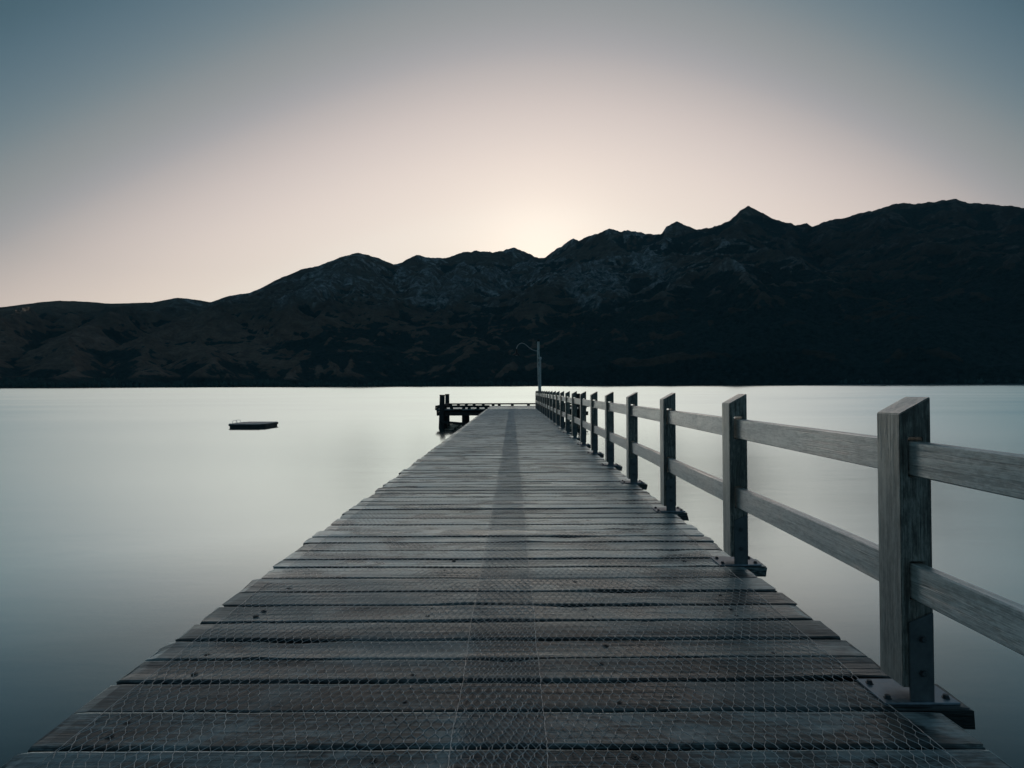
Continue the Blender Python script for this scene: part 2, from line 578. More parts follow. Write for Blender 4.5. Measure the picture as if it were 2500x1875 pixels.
# warp so that spurs and gullies meander
wx = X + 330 * (fbm(X / 900, Y / 900, 4, 3) - 0.5) + 90 * (fbm(X / 230, Y / 230, 3, 4) - 0.5)
wy = Y + 330 * (fbm(X / 900 + 40, Y / 900, 4, 13) - 0.5)
skyt = np.interp(azg, az_s, tan_s)
rough_k = np.interp(azg, [-66, -30, -12, 5, 45, 66], [0.0004, 0.0006, 0.0014, 0.0024, 0.0022, 0.002])
skyt = skyt + rough_k * 2 * (fbm(azg * 2.2, azg * 0, 4, 21, 0.6) - 0.5)
Hc = skyt[None, :] * Rc                               # crest height
# spurs: polylines from crest points down to the shore
spurs = []
for a0, da in [(-64, 4), (-55, 3), (-47, -3), (-40, -4), (-33.4, -5), (-27.5, -6), (-22, -7), (-15.0, -6), (-11.5, -5), (-8.3, -6.5), (-4.6, -3),
               (-2.2, -4), (3.0, -5.5), (6.8, 1.5), (10, 6), (15.2, 5), (18.6, 5), (21.7, 1), (25.5, 3), (29, 4), (33, 2), (37, 3), (40.5, 4), (46, 3), (52, 2), (60, 0)]:
    h0 = float(np.interp(a0, azg, skyt) * crest_R(a0))
    pts = []
    for i, t in enumerate(np.linspace(1.0, 0.02, 8)):
        a = a0 + da * (1 - t) + 1.3 * math.sin(i * 1.7 + a0)*(0.2 + (1 - t))
        r = float(shore_R(a) + (crest_R(a0) - shore_R(a)) * t)
        prof = 0.04 + 0.96 * t ** 1.12
        if 0 < i < 7:
            prof += 0.035 * math.sin(i * 2.9 + a0 * 1.3)
        pts.append((r * math.sin(R(a)), r * math.cos(R(a)), h0 * prof * (0.97 if i else 1.0)))
    spurs.append(pts)
H = np.zeros_like(X)
for pts in spurs:
    for (x0, y0, h0), (x1, y1, h1) in zip(pts, pts[1:]):
        dx, dy = x1 - x0, y1 - y0
        s = np.clip(((wx - x0) * dx + (wy - y0) * dy) / (dx * dx + dy * dy), 0, 1)
        dist = np.hypot(wx - (x0 + s * dx), wy - (y0 + s * dy))
        hh = h0 + (h1 - h0) * s - 0.62 * dist + 0.00012 * np.minimum(dist, 1500) ** 2
        H = np.maximum(H, hh)
# the head wall below the crest, concave
wall = Hc * np.clip(T, 0, 1) ** 2.3
H = np.maximum(H, wall)
base = 4 + 0.06 * (RR - Rs) + 0.00004 * np.clip(RR - Rs, 0, 900) ** 2
H = np.maximum(H, base)
# erosion detail
det = fbm(wx / 260, wy / 260, 6, 31, 0.55, True) - 0.5
det2 = fbm(wx / 90, wy / 90, 4, 47, 0.55) - 0.5
k_amp = np.clip(H / 500, 0, 1) * np.clip((1.0 - T) * 6, 0, 1)
gul = fbm(wx / 620 + 9, wy / 1500, 4, 71, 0.5, True) - 0.55
H = H + k_amp * 260 * gul
H = H + k_amp * (150 * det + 18 * det2)
cap = (skyt[None, :] * RR) * (0.93 + 0.065 * np.clip(T, 0, 1) ** 3)
front = T < 0.999
H = np.where(front, np.minimum(H, cap), H)
blend = np.clip((T - 0.86) / 0.14, 0, 1) ** 2
H = np.where(front, H * (1 - blend) + Hc * (0.985 + 0.015 * T) * np.clip(T, 0, 1) ** 2 * blend, H)
H = np.where(T >= 0.999, Hc * np.clip(1 - (T - 1.0) * 1.5, 0, 1), H)
H = H * np.clip(T * 60, 0, 1) - 3 * (T < 0.004)
def boxblur(a, n):
    for ax in (0, 1):
        p = np.pad(a, [(n, n) if i == ax else (0, 0) for i in (0, 1)], 'edge')
        c = np.cumsum(p, ax)
        c = np.insert(c, 0, 0, ax)
        a = (np.take(c, np.arange(2 * n + 1, c.shape[ax]), ax) - np.take(c, np.arange(0, c.shape[ax] - 2 * n - 1), ax)) / (2 * n + 1)
    return a


Hs = np.where(front, H, Hc)
hollow = np.clip((boxblur(Hs, 9) - Hs) / 45.0, -1, 1) * 0.6 + np.clip((boxblur(Hs, 3) - Hs) / 14.0, -1, 1) * 0.4
V = np.stack([X, Y, H], -1).reshape(-1, 3)
V[:, 2] += CAM_Z * np.clip(T.reshape(-1), 0, 1)
idx = np.arange(NA * NR).reshape(NR, NA)
Fq = np.stack([idx[:-1, :-1], idx[:-1, 1:], idx[1:, 1:], idx[1:, :-1]], -1).reshape(-1, 4)

m, nt, bs = new_mat('mountain_ground')
k = NT(nt)
tcn = k.node('ShaderNodeTexCoord')
geo = k.node('ShaderNodeNewGeometry')
pos = tcn.outputs['Object']
sxyz = k.node('ShaderNodeSeparateXYZ')
k.put(sxyz.inputs[0], pos)
nz = k.node('ShaderNodeSeparateXYZ')
k.put(nz.inputs[0], geo.outputs['True Normal'])
n_big = k.noise(k.mapped(pos, (0.0016, 0.0016, 0.0030)), 1.0, 5, 0.6, 0.6)
n_mid = k.noise(k.mapped(pos, (0.007, 0.007, 0.012)), 1.0, 5, 0.65, 0.8)
n_fine = k.noise(k.mapped(pos, (0.04, 0.04, 0.05)), 1.0, 4, 0.65)
hgt = sxyz.outputs['Z']
grass = k.ramp(k.math('ADD', k.math('MULTIPLY', n_mid, 0.6), k.math('MULTIPLY', n_fine, 0.4)),
               [(0.32, (0.07, 0.052, 0.043)), (0.5, (0.16, 0.115, 0.092)), (0.68, (0.27, 0.195, 0.155))])
heath = k.mix(k.range(sxyz.outputs['X'], 900, 3200, 0.0, 0.6), k.ramp(n_mid, [(0.3, (0.05, 0.049, 0.044)), (0.7, (0.13, 0.113, 0.093))]), (0.03, 0.036, 0.037))
# rock ribs and scree chutes run down the slope: little variation with height
n_rib = k.noise(k.mapped(pos, (0.0075, 0.0075, 0.0016)), 1.0, 6, 0.68, 1.6)
n_streak = k.noise(k.mapped(pos, (0.026, 0.026, 0.004)), 1.0, 5, 0.65, 1.0)
rock = k.ramp(k.math('ADD', k.math('MULTIPLY', n_rib, 0.7), k.math('MULTIPLY', n_fine, 0.3)),
              [(0.36, (0.05, 0.055, 0.058)), (0.5, (0.13, 0.145, 0.152)), (0.64, (0.40, 0.44, 0.455))])
scree = k.ramp(n_fine, [(0.3, (0.16, 0.20, 0.215)), (0.7, (0.26, 0.31, 0.33))])
hol = k.node('ShaderNodeAttribute', attribute_name='hollow').outputs['Fac']  # hollows go darker, ridges paler: relief shading put into the colour
# low warm pasture in the west, dark heath above it
scrub = k.ramp(n_mid, [(0.3, (0.022, 0.028, 0.027)), (0.7, (0.062, 0.060, 0.050))])
grass = k.mix(k.range(sxyz.outputs['X'], -500, 1500, 0.0, 0.85), grass, scrub)
col = k.mix(k.range(k.math('ADD', hgt, k.math('MULTIPLY', n_big, 700.0)), 650, 1000), grass, heath)
ribs = k.math('MULTIPLY', k.range(k.math('SUBTRACT', n_rib, k.math('MULTIPLY', hol, 0.12)), 0.49, 0.58), k.range(k.math('ADD', hgt, k.math('MULTIPLY', n_big, 600.0)), 800, 1250))
ribs = k.math('MULTIPLY', ribs, k.range(n_big, 0.40, 0.56, 0.15, 1.0))
ribs = k.math('MULTIPLY', ribs, k.range(sxyz.outputs['X'], 1300, 2600, 1.0, 0.25))
col = k.mix(ribs, col, rock)
# the scree bowls below the notch and east of it
def bowl(cx_, cz_, rx_, rz_):
    dx_ = k.math('DIVIDE', k.math('SUBTRACT', k.math('ADD', sxyz.outputs['X'], k.math('MULTIPLY', k.math('SUBTRACT', n_mid, 0.5), 420.0)), cx_), rx_)
    dz_ = k.math('DIVIDE', k.math('SUBTRACT', k.math('ADD', hgt, k.math('MULTIPLY', k.math('SUBTRACT', n_rib, 0.5), 500.0)), cz_), rz_)
    return k.range(k.math('ADD', k.math('MULTIPLY', dx_, dx_), k.math('MULTIPLY', dz_, dz_)), 0.15, 1.25, 1.0, 0.0)
# forest: low ground, more to the east; gullies darkened with it as painted relief shade
forest = k.ramp(n_fine, [(0.3, (0.010, 0.024, 0.027)), (0.7, (0.036, 0.062, 0.062))])
east = k.range(sxyz.outputs['X'], -2600, 1700, -0.05, 0.255)
low = k.range(hgt, 40, 1000, 0.10, -0.16, False)
f = k.math('ADD', k.math('ADD', n_big, k.math('MULTIPLY', k.math('SUBTRACT', n_mid, 0.5), 0.55)), k.math('ADD', k.math('ADD', east, low), k.math('MULTIPLY', hol, 0.30)))
col = k.mix(k.range(f, 0.55, 0.62), col, forest)
for args_, amt in (((1260, 1150, 190, 330), 0.9), ((700, 960, 300, 380), 0.8), ((-77, 1120, 260, 260), 0.6), ((-650, 960, 330, 300), 0.65), ((-1580, 860, 330, 300), 0.6)):
    mk = k.math('MULTIPLY', bowl(*args_), k.range(k.math('ADD', k.math('MULTIPLY', n_rib, 0.65), k.math('MULTIPLY', n_streak, 0.35)), 0.44, 0.56, 0.12, 1.0))
    col = k.mix(k.math('MULTIPLY', mk, amt), col, k.mix(k.range(n_rib, 0.42, 0.58), scree, rock))
shore_f = k.range(k.math('ADD', hgt, k.math('MULTIPLY', n_mid, 70.0)), 70, 95, 1.0, 0.0)
col = k.mix(shore_f, col, forest)
k.put(bs.inputs['Base Color'], col)
bs.inputs['Roughness'].default_value = 0.95
bs.inputs['Specular IOR Level'].default_value = 0.1
k.put(bs.inputs['Normal'], k.bump(k.math('ADD', n_mid, k.math('MULTIPLY', n_fine, 0.5)), 0.8, 40.0))
M['mountain'] = m
me = mesh_np('mountain_range', V, Fq, False)
at = me.attributes.new('hollow', 'FLOAT', 'POINT')
at.data.foreach_set('value', hollow.reshape(-1).astype(np.float32))
mt = obj('mountain_range', me, M['mountain'])
tag(mt, 'dark mountain range beyond the lake with a notch under the sunset', None, None, 'structure')

# ---- shore forest: far-off wood that reads as one mass
m, nt, bs = new_mat('shore_trees')
k = NT(nt)
tcn = k.node('ShaderNodeTexCoord')
nf = k.noise(k.mapped(tcn.outputs['Object'], (0.05, 0.05, 0.05)), 1.0, 4, 0.6)
k.put(bs.inputs['Base Color'], k.ramp(nf, [(0.3, (0.016, 0.046, 0.048)), (0.7, (0.05, 0.10, 0.09))]))
bs.inputs['Roughness'].default_value = 0.9
M['trees'] = m
NTREE = 9000
ta = nrng.uniform(-50, 50, NTREE)
band = nrng.random(NTREE) ** 1.6
tr = shore_R(ta) + 12 + band * 420
hts = nrng.uniform(9, 24, NTREE) * (0.7 + 0.6 * vnoise(ta * 1.3, ta * 0 + 3, 9))
zt = 4 + 0.06 * (tr - shore_R(ta)) + 0.00004 * (tr - shore_R(ta)) ** 2
ring = 5
tv = np.zeros((NTREE, 2 * ring + 1, 3))
px, py = tr * np.sin(np.radians(ta)), tr * np.cos(np.radians(ta))
wid = hts * nrng.uniform(0.22, 0.42, NTREE)
for i in range(ring):
    an = 2 * math.pi * i / ring + nrng.uniform(0, 1, NTREE)
    for lv, (zz, rr_) in enumerate(((0.0, 0.8), (0.45, 1.0))):
        q = wid * rr_ * nrng.uniform(0.75, 1.25, NTREE)
        tv[:, lv * ring + i, 0] = px + q * np.cos(an)
        tv[:, lv * ring + i, 1] = py + q * np.sin(an)
        tv[:, lv * ring + i, 2] = zt - 2 + hts * zz * nrng.uniform(0.8, 1.2, NTREE)
tv[:, 2 * ring, 0] = px + nrng.uniform(-2, 2, NTREE)
tv[:, 2 * ring, 1] = py
tv[:, 2 * ring, 2] = zt + hts
tf = []
for i in range(ring):
    j = (i + 1) % ring
    tf += [(i, j, ring + j), (i, ring + j, ring + i), (ring + i, ring + j, 2 * ring)]
tf = np.array(tf)
TF = (tf[None] + (np.arange(NTREE) * (2 * ring + 1))[:, None, None]).reshape(-1, 3)
fo = obj('shore_forest', mesh_np('shore_forest', tv.reshape(-1, 3), TF), M['trees'])
tag(fo, 'dark teal band of trees along the far lake shore', 'forest', None, 'stuff')

# ---- pale gravel beach on the eastern shore, with a few farm buildings behind it
m, nt, bs = new_mat('gravel')
k = NT(nt)
tcn = k.node('ShaderNodeTexCoord')
k.put(bs.inputs['Base Color'], k.ramp(k.noise(k.mapped(tcn.outputs['Object'], (0.05, 0.05, 0.05)), 1.0, 4, 0.6), [(0.3, (0.22, 0.24, 0.25)), (0.7, (0.42, 0.45, 0.46))]))
bs.inputs['Roughness'].default_value = 0.9
ba = np.linspace(27, 46, 160)
b0 = shore_R(ba) - 10 - 26 * vnoise(ba * 2.3, ba * 0, 4)
b1 = shore_R(ba) + 30
wd = np.clip((ba - 27) / 3, 0, 1)
bz = 0.15 + 2.6 * wd * (0.4 + 0.6 * vnoise(ba * 3.1, ba * 0, 8))
bv = np.concatenate([np.stack([b0 * np.sin(np.radians(ba)), b0 * np.cos(np.radians(ba)), np.full_like(ba, 0.02)], -1),
                     np.stack([b1 * np.sin(np.radians(ba)), b1 * np.cos(np.radians(ba)), bz + 0.8], -1)])
nb_ = len(ba)
bf = np.array([(i, i + 1, nb_ + i + 1, nb_ + i) for i in range(nb_ - 1)])
tag(obj('beach', mesh_np('beach', bv, bf), m), 'thin pale gravel beach on the far shore', None, None, 'structure')
wall_m = metal_mat('painted_wall', (0.62, 0.63, 0.62), 0.7, metallic=0.0, var=0.1, scale=0.4)
roof_m = metal_mat('iron_roof', (0.35, 0.37, 0.38), 0.5, metallic=0.2, var=0.2, scale=0.4)
door_m = metal_mat('dark_door', (0.05, 0.05, 0.05), 0.6, metallic=0.0)
for ha, hl, hw_, hh_, lab in ((37.2, 13, 8, 4.2, 'pale farm building with a low gable roof on the far shore, leftmost of the three'),
                              (38.15, 22, 9, 5.0, 'longest pale farm building on the far shore, middle of the three'),
                              (39.6, 10, 7, 3.8, 'smallest pale hut on the far shore, rightmost of the three')):
    rr_ = float(shore_R(ha)) + 36
    hb = empty('farm_building', (rr_ * math.sin(R(ha)), rr_ * math.cos(R(ha)), 2.5))
    hb.rotation_euler = (0, 0, R(-ha + 12))
    obj('wall', box_mesh('wall', -hl / 2, hl / 2, -hw_ / 2, hw_ / 2, 0, hh_, 0), wall_m, hb)
    bm = bmesh.new()
    vv = [bm.verts.new(p) for p in ((-hl / 2 - .5, -hw_ / 2 - .5, hh_ + .01), (hl / 2 + .5, -hw_ / 2 - .5, hh_ + .01), (hl / 2 + .5, hw_ / 2 + .5, hh_ + .01), (-hl / 2 - .5, hw_ / 2 + .5, hh_ + .01),
                                    (-hl / 2 - .5, 0, hh_ + 2.4), (hl / 2 + .5, 0, hh_ + 2.4))]
    for q in ((0, 1, 5, 4), (2, 3, 4, 5), (0, 4, 3), (1, 2, 5), (3, 2, 1, 0)):
        bm.faces.new([vv[i] for i in q])
    obj('roof', bm_mesh('roof', bm), roof_m, hb)
    obj('door', box_mesh('door', -0.8, 0.8, -hw_ / 2 - 0.06, -hw_ / 2 - 0.01, 0, 2.4, 0), door_m, hb)
    tag(hb, lab, 'building', 'farm buildings on the far shore')

# ================================================================== jetty
TILT = -math.atan(SLOPE)
jetty = empty('jetty', (0, 0, DECK_Z), TILT)
tag(jetty, 'long plank jetty with a wider head running out over the lake', 'jetty')

PITCH = 0.215
POST0, BAY = 2.20, 1.72
HEAD0, HEAD1 = 36.75, 44.0
edges = [1.929, 2.148, 2.370, 2.573, 2.768, 2.986, 3.206, 3.42, 3.66, 3.893]
while edges[0] > 0.4:
    edges.insert(0, edges[0] - PITCH + rng.uniform(-0.008, 0.008))
y = edges[-1]
# keep the long post-bearing planks on the 8-plank rhythm
while edges[-1] < HEAD1 - 0.05:
    n = round((edges[-1] - 2.148) / PITCH) + 1
    target = 2.148 + n * PITCH
    onpost = n % 8 in (0, 1)
    edges.append(target + (0 if onpost else rng.uniform(-0.022, 0.022)))


def plank_mesh(name, x0, x1, wdt, thick, seed, nx=46, rag=0.02, wane=0.0):
    g = np.random.default_rng(seed)
    xs = np.linspace(x0, x1, nx + 1)
    hw = wdt / 2
    r = min(0.009, wdt * 0.06)
    sec = [(-hw, -thick), (-hw, -r), (-hw + r * 0.35, -r * 0.3), (-hw + r * 1.3, 0.0), (-hw * 0.3, 0.0), (hw * 0.3, 0.0), (hw - r * 1.3, 0.0), (hw - r * 0.35, -r * 0.3),
           (hw, -r), (hw, -thick)]
    n = len(sec)
    e1 = (fbm(xs * 1.7, xs * 0 + seed, 4, seed) - 0.5) * 0.014 + (fbm(xs * 9, xs * 0, 2, seed + 5) - 0.5) * 0.006
    e2 = (fbm(xs * 1.7, xs * 0 + seed, 4, seed + 9) - 0.5) * 0.014 + (fbm(xs * 9, xs * 0, 2, seed + 6) - 0.5) * 0.006
    for _ in range(2):                                   # bites out of the edges
        c, wd, am = g.uniform(x0, x1), g.uniform(0.05, 0.3), g.uniform(0, 1) * wane
        e1 = e1 + am * np.exp(-((xs - c) / wd) ** 2)
        c, wd, am = g.uniform(x0, x1), g.uniform(0.05, 0.3), g.uniform(0, 1) * wane
        e2 = e2 - am * np.exp(-((xs - c) / wd) ** 2)
    zt_ = (fbm(xs * 0.8, xs * 0 + seed * 1.7, 3, seed + 3) - 0.5) * 0.010
    cup = g.uniform(-0.003, 0.002)
    tw = g.uniform(-0.006, 0.006)
    v = []
    for i, xx in enumerate(xs):
        for j, (yy, zz) in enumerate(sec):
            t = (yy + hw) / wdt
            yv = yy + e1[i] * (1 - t) + e2[i] * t
            z = zz + zt_[i] + (cup if 3 < j < 6 else 0) + tw * (t - 0.5) * (xx / 1.6)
            v.append([xx, yv, z if zz > -thick else zz])
    v = np.array(v)
    for s0, sgn in ((0, 1), (nx * n, -1)):               # ragged, worn ends
        v[s0:s0 + n, 0] += sgn * g.uniform(0, rag, n)
        v[s0 + 2:s0 + 8, 2] -= g.uniform(0.0, 0.006)
    ii = np.arange(nx)[:, None] * n + np.arange(n - 1)[None]
    f = np.stack([ii, ii + 1, ii + n + 1, ii + n], -1).reshape(-1, 4)
    ii = np.arange(nx) * n
    bot = np.stack([ii + n - 1, ii, ii + n, ii + 2 * n - 1], -1)
    caps = []
    for s0 in (0, nx * n):
        q = [s0 + i for i in range(n)]
        caps += [[q[0], q[1], q[8], q[9]], [q[1], q[2], q[7], q[8]], [q[2], q[3], q[6], q[7]], [q[3], q[4], q[5], q[6]]]
    f = np.concatenate([f, bot, np.array(caps)])
    me = mesh_np(name, v, f, False)
    return me


# bolt head recessed in the boards
bm = bmesh.new()
lathe(bm, [(0.0145, -0.004), (0.0145, 0.0005), (0.0125, 0.001), (0.006, 0.001), (0.0058, 0.003), (0.0045, 0.0035)], 10)
ME_NAIL = bm_mesh('bolt_head', bm)
ME_NAIL.materials.append(M['nail'])
shared = {}
XL, XR = -1.645, 1.59
STRINGERS = (-1.375, -0.436, 0.41, 1.19)
nplank = 0
for i in range(len(edges) - 1):
    a, b = edges[i], edges[i + 1]
    yc = (a + b) / 2
    nidx = round((a - 2.148) / PITCH)
    post_plank = nidx % 8 == 0 and nidx >= 0 and a < HEAD0
    gap = rng.uniform(0.010, 0.016) if rng.random() < 0.5 else rng.uniform(0.004, 0.030)
    wdt = b - a - gap
    head = a > HEAD0 - 0.05
    near = yc < 9.0
    xr = XR + rng.uniform(-0.014, 0.014) + (0.137 if post_plank else 0)
    xl = XL + rng.uniform(-0.02, 0.024)
    if near or post_plank and yc < 14:
        me = plank_mesh('plank', xl, xr, wdt, 0.075, 100 + i, 64, 0.022, 0.012 if rng.random() < 0.6 else 0.03)
        me.materials.append(M['plank'])
        o = obj('plank', me, None, jetty, (0, yc, rng.uniform(-0.004, 0.003)))
    else:
        kind_ = ('h' if head else 'p' if post_plank else 'n', rng.randrange(12))
        if kind_ not in shared:
            sx0, sx1 = (-4.95, 4.75) if head else (xl, xr)
            me = plank_mesh('plank', sx0, sx1, PITCH - 0.014, 0.075, 900 + len(shared), 40, 0.03, 0.02)
            me.materials.append(M['plank'])
            shared[kind_] = me
        o = obj('plank', shared[kind_], None, jetty, (0, yc, rng.uniform(-0.004, 0.003)))
        o.scale = (1, wdt / (PITCH - 0.014), 1)
    o.rotation_euler = (R(rng.uniform(-0.5, 0.9)), 0, R(rng.uniform(-0.22, 0.16)))
    if 1.5 < yc < 4.0:
        for sx in STRINGERS:
            for sy in (-0.26, 0.24):
                if rng.random() < 0.55:
                    nb = obj('bolt', ME_NAIL, None, o, (sx + rng.uniform(-0.03, 0.03), wdt * sy + rng.uniform(-0.015, 0.015), -0.0015))
    nplank += 1

# stringers and piles that carry the walkway
for sx in STRINGERS:
    obj('stringer', box_mesh('stringer', sx - 0.075, sx + 0.075, 0.0, HEAD0, -0.32, -0.082, 0.006), M['pile'], jetty)


def pile_mesh(name, r0, r1, z0, z1, seed, n=14):
    bm = bmesh.new()
    prof = [(r0 + (r1 - r0) * t, z0 + (z1 - z0) * t) for t in np.linspace(0, 1, 9)]
    rings = lathe(bm, prof, n)
    g = random.Random(seed)
    ph = [g.uniform(0, 6.28) for _ in range(4)]
    for ring_ in rings:
        for q, vt in enumerate(ring_):
            an = 2 * math.pi * q / n
            s = 1 + 0.05 * math.sin(3 * an + ph[0]) + 0.03 * math.sin(5 * an + ph[1] + vt.co.z * 0.6) + 0.03 * math.sin(vt.co.z * 2.2 + ph[2])
            vt.co.x *= s
            vt.co.y *= s
    return bm_mesh(name, bm, False)


ME_WPILE = pile_mesh('pile', 0.15, 0.14, -3.2, -0.33, 4)
ME_WPILE.materials.append(M['pile'])
ME_WCAP = box_mesh('cap_beam', -1.6, 1.6, -0.11, 0.11, -0.56, -0.325, 0.01)
ME_WCAP.materials.append(M['old'])
for yy in np.arange(2.6, 36, 5.16):
    obj('cap_beam', ME_WCAP, None, jetty, (0, float(yy), 0))
    for sx in (-1.25, 1.2):
        obj('pile', ME_WPILE, None, jetty, (sx, float(yy), -0.235))

# ---- the jetty head: cap beams, joists, piles, mooring piles, kerbs on blocks, braces
for yy in (37.0, 40.3, 43.55):
    obj('cap_beam', box_mesh('cap_beam', -4.88 + rng.uniform(-0.05, 0.05), 4.9, yy - 0.13, yy + 0.13, -0.43, -0.185, 0.012), M['old'], jetty)
for xx in np.arange(-4.8, 4.8, 0.8):
    obj('joist', box_mesh('joist', float(xx) - 0.06, float(xx) + 0.06, 36.8, 43.9, -0.183, -0.078, 0.008), M['old'], jetty)
pile_spots = [(-4.50, 37.3, True), (-4.98, 43.62, True), (-3.1, 37.25, False), (-3.4, 43.5, False), (-1.2, 37.2, False), (-1.2, 43.5, False),
              (1.2, 37.2, False), (1.2, 43.5, False), (-4.75, 40.3, False), (-3.2, 40.3, False), (3.1, 40.3, False), (3.0, 37.25, False), (3.2, 43.5, False), (4.42, 37.3, True), (5.05, 43.62, True)]
for q, (xx, yy, tall) in enumerate(pile_spots):
    if tall:
        me = pile_mesh('mooring_pile', 0.20, 0.155, -2.6, 0.86, 30 + q)
        xx = xx - 0.0
        yo = yy - 0.50 if yy < 40 else yy + 0.42
        o = obj('mooring_pile', me, M['pile'], jetty, (xx, yo, 0))
        capm = bmesh.new()
        lathe(capm, [(0.172, 0.845), (0.178, 0.85), (0.178, 0.905), (0.165, 0.915)], 14)
        obj('pile_cap', bm_mesh('pile_cap', capm), M['old'], o)
        if yy < 40:
            o.rotation_euler = (0, R(1.6 if xx < 0 else -1.6), 0)
    else:
        obj('pile', pile_mesh('pile', 0.19, 0.165, -2.6, -0.432, 30 + q), M['pile'], jetty, (xx, yy, 0))
for s in (-1, 1):
    bm = bmesh.new()
    p0, p1 = Vector((s * 4.65, 36.52, -0.80)), Vector((s * 1.3, 36.98, -1.10))
    dirv = (p1 - p0).normalized()
    nrm = Vector((0, 1, 0))
    upv = Vector((0, 0, 1))
    vs_ = []
    for p in (p0, p1):
        for a_, b_ in ((-0.05, -0.075), (0.05, -0.075), (0.05, 0.075), (-0.05, 0.075)):
            vs_.append(bm.verts.new(p + nrm * a_ + upv * b_))
    for f_ in ((0, 1, 2, 3), (7, 6, 5, 4), (0, 4, 5, 1), (1, 5, 6, 2), (2, 6, 7, 3), (3, 7, 4, 0)):
        bm.faces.new([vs_[i_] for i_ in f_])
    obj('brace', bm_mesh('brace', bm), M['old'], jetty)
    # kerb along the near edge of the head, and along its outer end
    x0, x1 = (-4.82, -1.45) if s < 0 else (1.75, 4.95)
    obj('kerb', box_mesh('kerb', x0, x1, 36.86, 37.02, 0.10, 0.235, 0.012), M['old'], jetty)
    for bx_ in ((-4.85, -4.3, -3.9, -3.12, -2.76, -2.2, -1.67) if s < 0 else (1.95, 2.7, 3.4, 4.1, 4.7)):
        obj('kerb_block', box_mesh('kerb_block', bx_ - 0.1, bx_ + 0.1, 36.87, 37.01, 0.004, 0.099, 0.006), M['old'], jetty)
    ox = -4.9 if s < 0 else 4.68
    obj('kerb', box_mesh('kerb', ox - 0.07, ox + 0.07, 37.06, 43.76, 0.10, 0.21, 0.012), M['old'], jetty)
    for by_ in (38.2, 39.6, 41.0, 42.4, 43.4):
        obj('kerb_block', box_mesh('kerb_block', ox - 0.06, ox + 0.06, by_ - 0.1, by_ + 0.1, 0.004, 0.099, 0.006), M['old'], jetty)
obj('kerb', box_mesh('kerb', -4.95, 4.75, 43.78, 43.92, 0.10, 0.205, 0.012), M['old'], jetty)
for bx_ in (-4.7, -4.1, -3.5, -2.9, -2.2, -1.45, -0.98, 0.02, 1.25, 2.2, 3.1, 4.0):
    obj('kerb_block', box_mesh('kerb_block', bx_ - 0.11, bx_ + 0.11, 43.79, 43.91, 0.004, 0.099, 0.006), M['old'], jetty)

# ================================================================== railing
railing = empty('railing', (0, 0, DECK_Z), TILT)
tag(railing, 'grey timber post and two-rail fence along one side of the jetty', 'railing')
PX, PW, PD = 1.494, 0.121, 0.139
RX0, RX1 = 1.531, 1.577
ZT0, ZT1, ZB0, ZB1 = 0.865, 0.997, 0.392, 0.528


def post_mesh(name, seed):
    """One squared post with two open mortises and a sloping top."""
    g = random.Random(seed)
    xs = [0, 0.033, 0.088, PW]
    zs = [0.055, ZB0 - 0.006, ZB1 + 0.007, ZT0 - 0.006, ZT1 + 0.016, 1.09, 1.2]
    holes = {(1, 1), (1, 3)}
    bm = bmesh.new()
    vt = {}

    def top(x):
        return 1.103 + 0.066 * x / PW

    for yi, yv in enumerate((0.0, PD)):
        for i, x in enumerate(xs):
            for j, z in enumerate(zs):
                zz = top(x) if j == len(zs) - 1 else z
                if j == len(zs) - 2:
                    zz = 1.06
                vt[i, j, yi] = bm.verts.new((x, yv, zz))
    solid = {(i, j) for i in range(3) for j in range(len(zs) - 1)} - holes
    for i, j in solid:
        c = [(i, j), (i + 1, j), (i + 1, j + 1), (i, j + 1)]
        bm.faces.new([vt[a_, b_, 0] for a_, b_ in c])
        bm.faces.new([vt[a_, b_, 1] for a_, b_ in reversed(c)])
        for (di, dj, e0, e1) in ((-1, 0, c[0], c[3]), (1, 0, c[1], c[2]), (0, -1, c[0], c[1]), (0, 1, c[3], c[2])):
            if (i + di, j + dj) not in solid:
                bm.faces.new([vt[(*e0, 0)], vt[(*e1, 0)], vt[(*e1, 1)], vt[(*e0, 1)]])
    bmesh.ops.recalc_face_normals(bm, faces=bm.faces)
    bevel(bm, 0.0035, 2)
    return bm_mesh(name, bm)


ME_POST = [post_mesh('post', s) for s in range(2)]
for me in ME_POST:
    me.materials.append(M['post'])
bm = bmesh.new()                                          # upright steel blade with a raked top
v = [bm.verts.new((x, yv, z)) for yv in (-0.012, -0.001) for x, z in ((0.022, 0.0), (0.113, 0.0), (0.113, 0.335), (0.022, 0.296))]
for f_ in ((0, 1, 2, 3), (7, 6, 5, 4), (0, 4, 5, 1), (1, 5, 6, 2), (2, 6, 7, 3), (3, 7, 4, 0)):
    bm.faces.new([v[i_] for i_ in f_])
bmesh.ops.recalc_face_normals(bm, faces=bm.faces)
bevel(bm, 0.002)
ME_BLADE = bm_mesh('steel_blade', bm)
ME_BLADE.materials.append(M['bracket'])
ME_PLATE = box_mesh('base_plate', -0.082, 0.202, -0.024, 0.163, -0.001, 0.009, 0.002)
ME_PLATE.materials.append(M['galv'])
bm = bmesh.new()
lathe(bm, [(0.015, 0.0), (0.015, 0.003), (0.0105, 0.0035), (0.0105, 0.012), (0.0085, 0.014)], 6)
ME_HEX = bm_mesh('hex_bolt', bm)
ME_HEX.materials.append(M['bolt'])
ME_RAIL = []
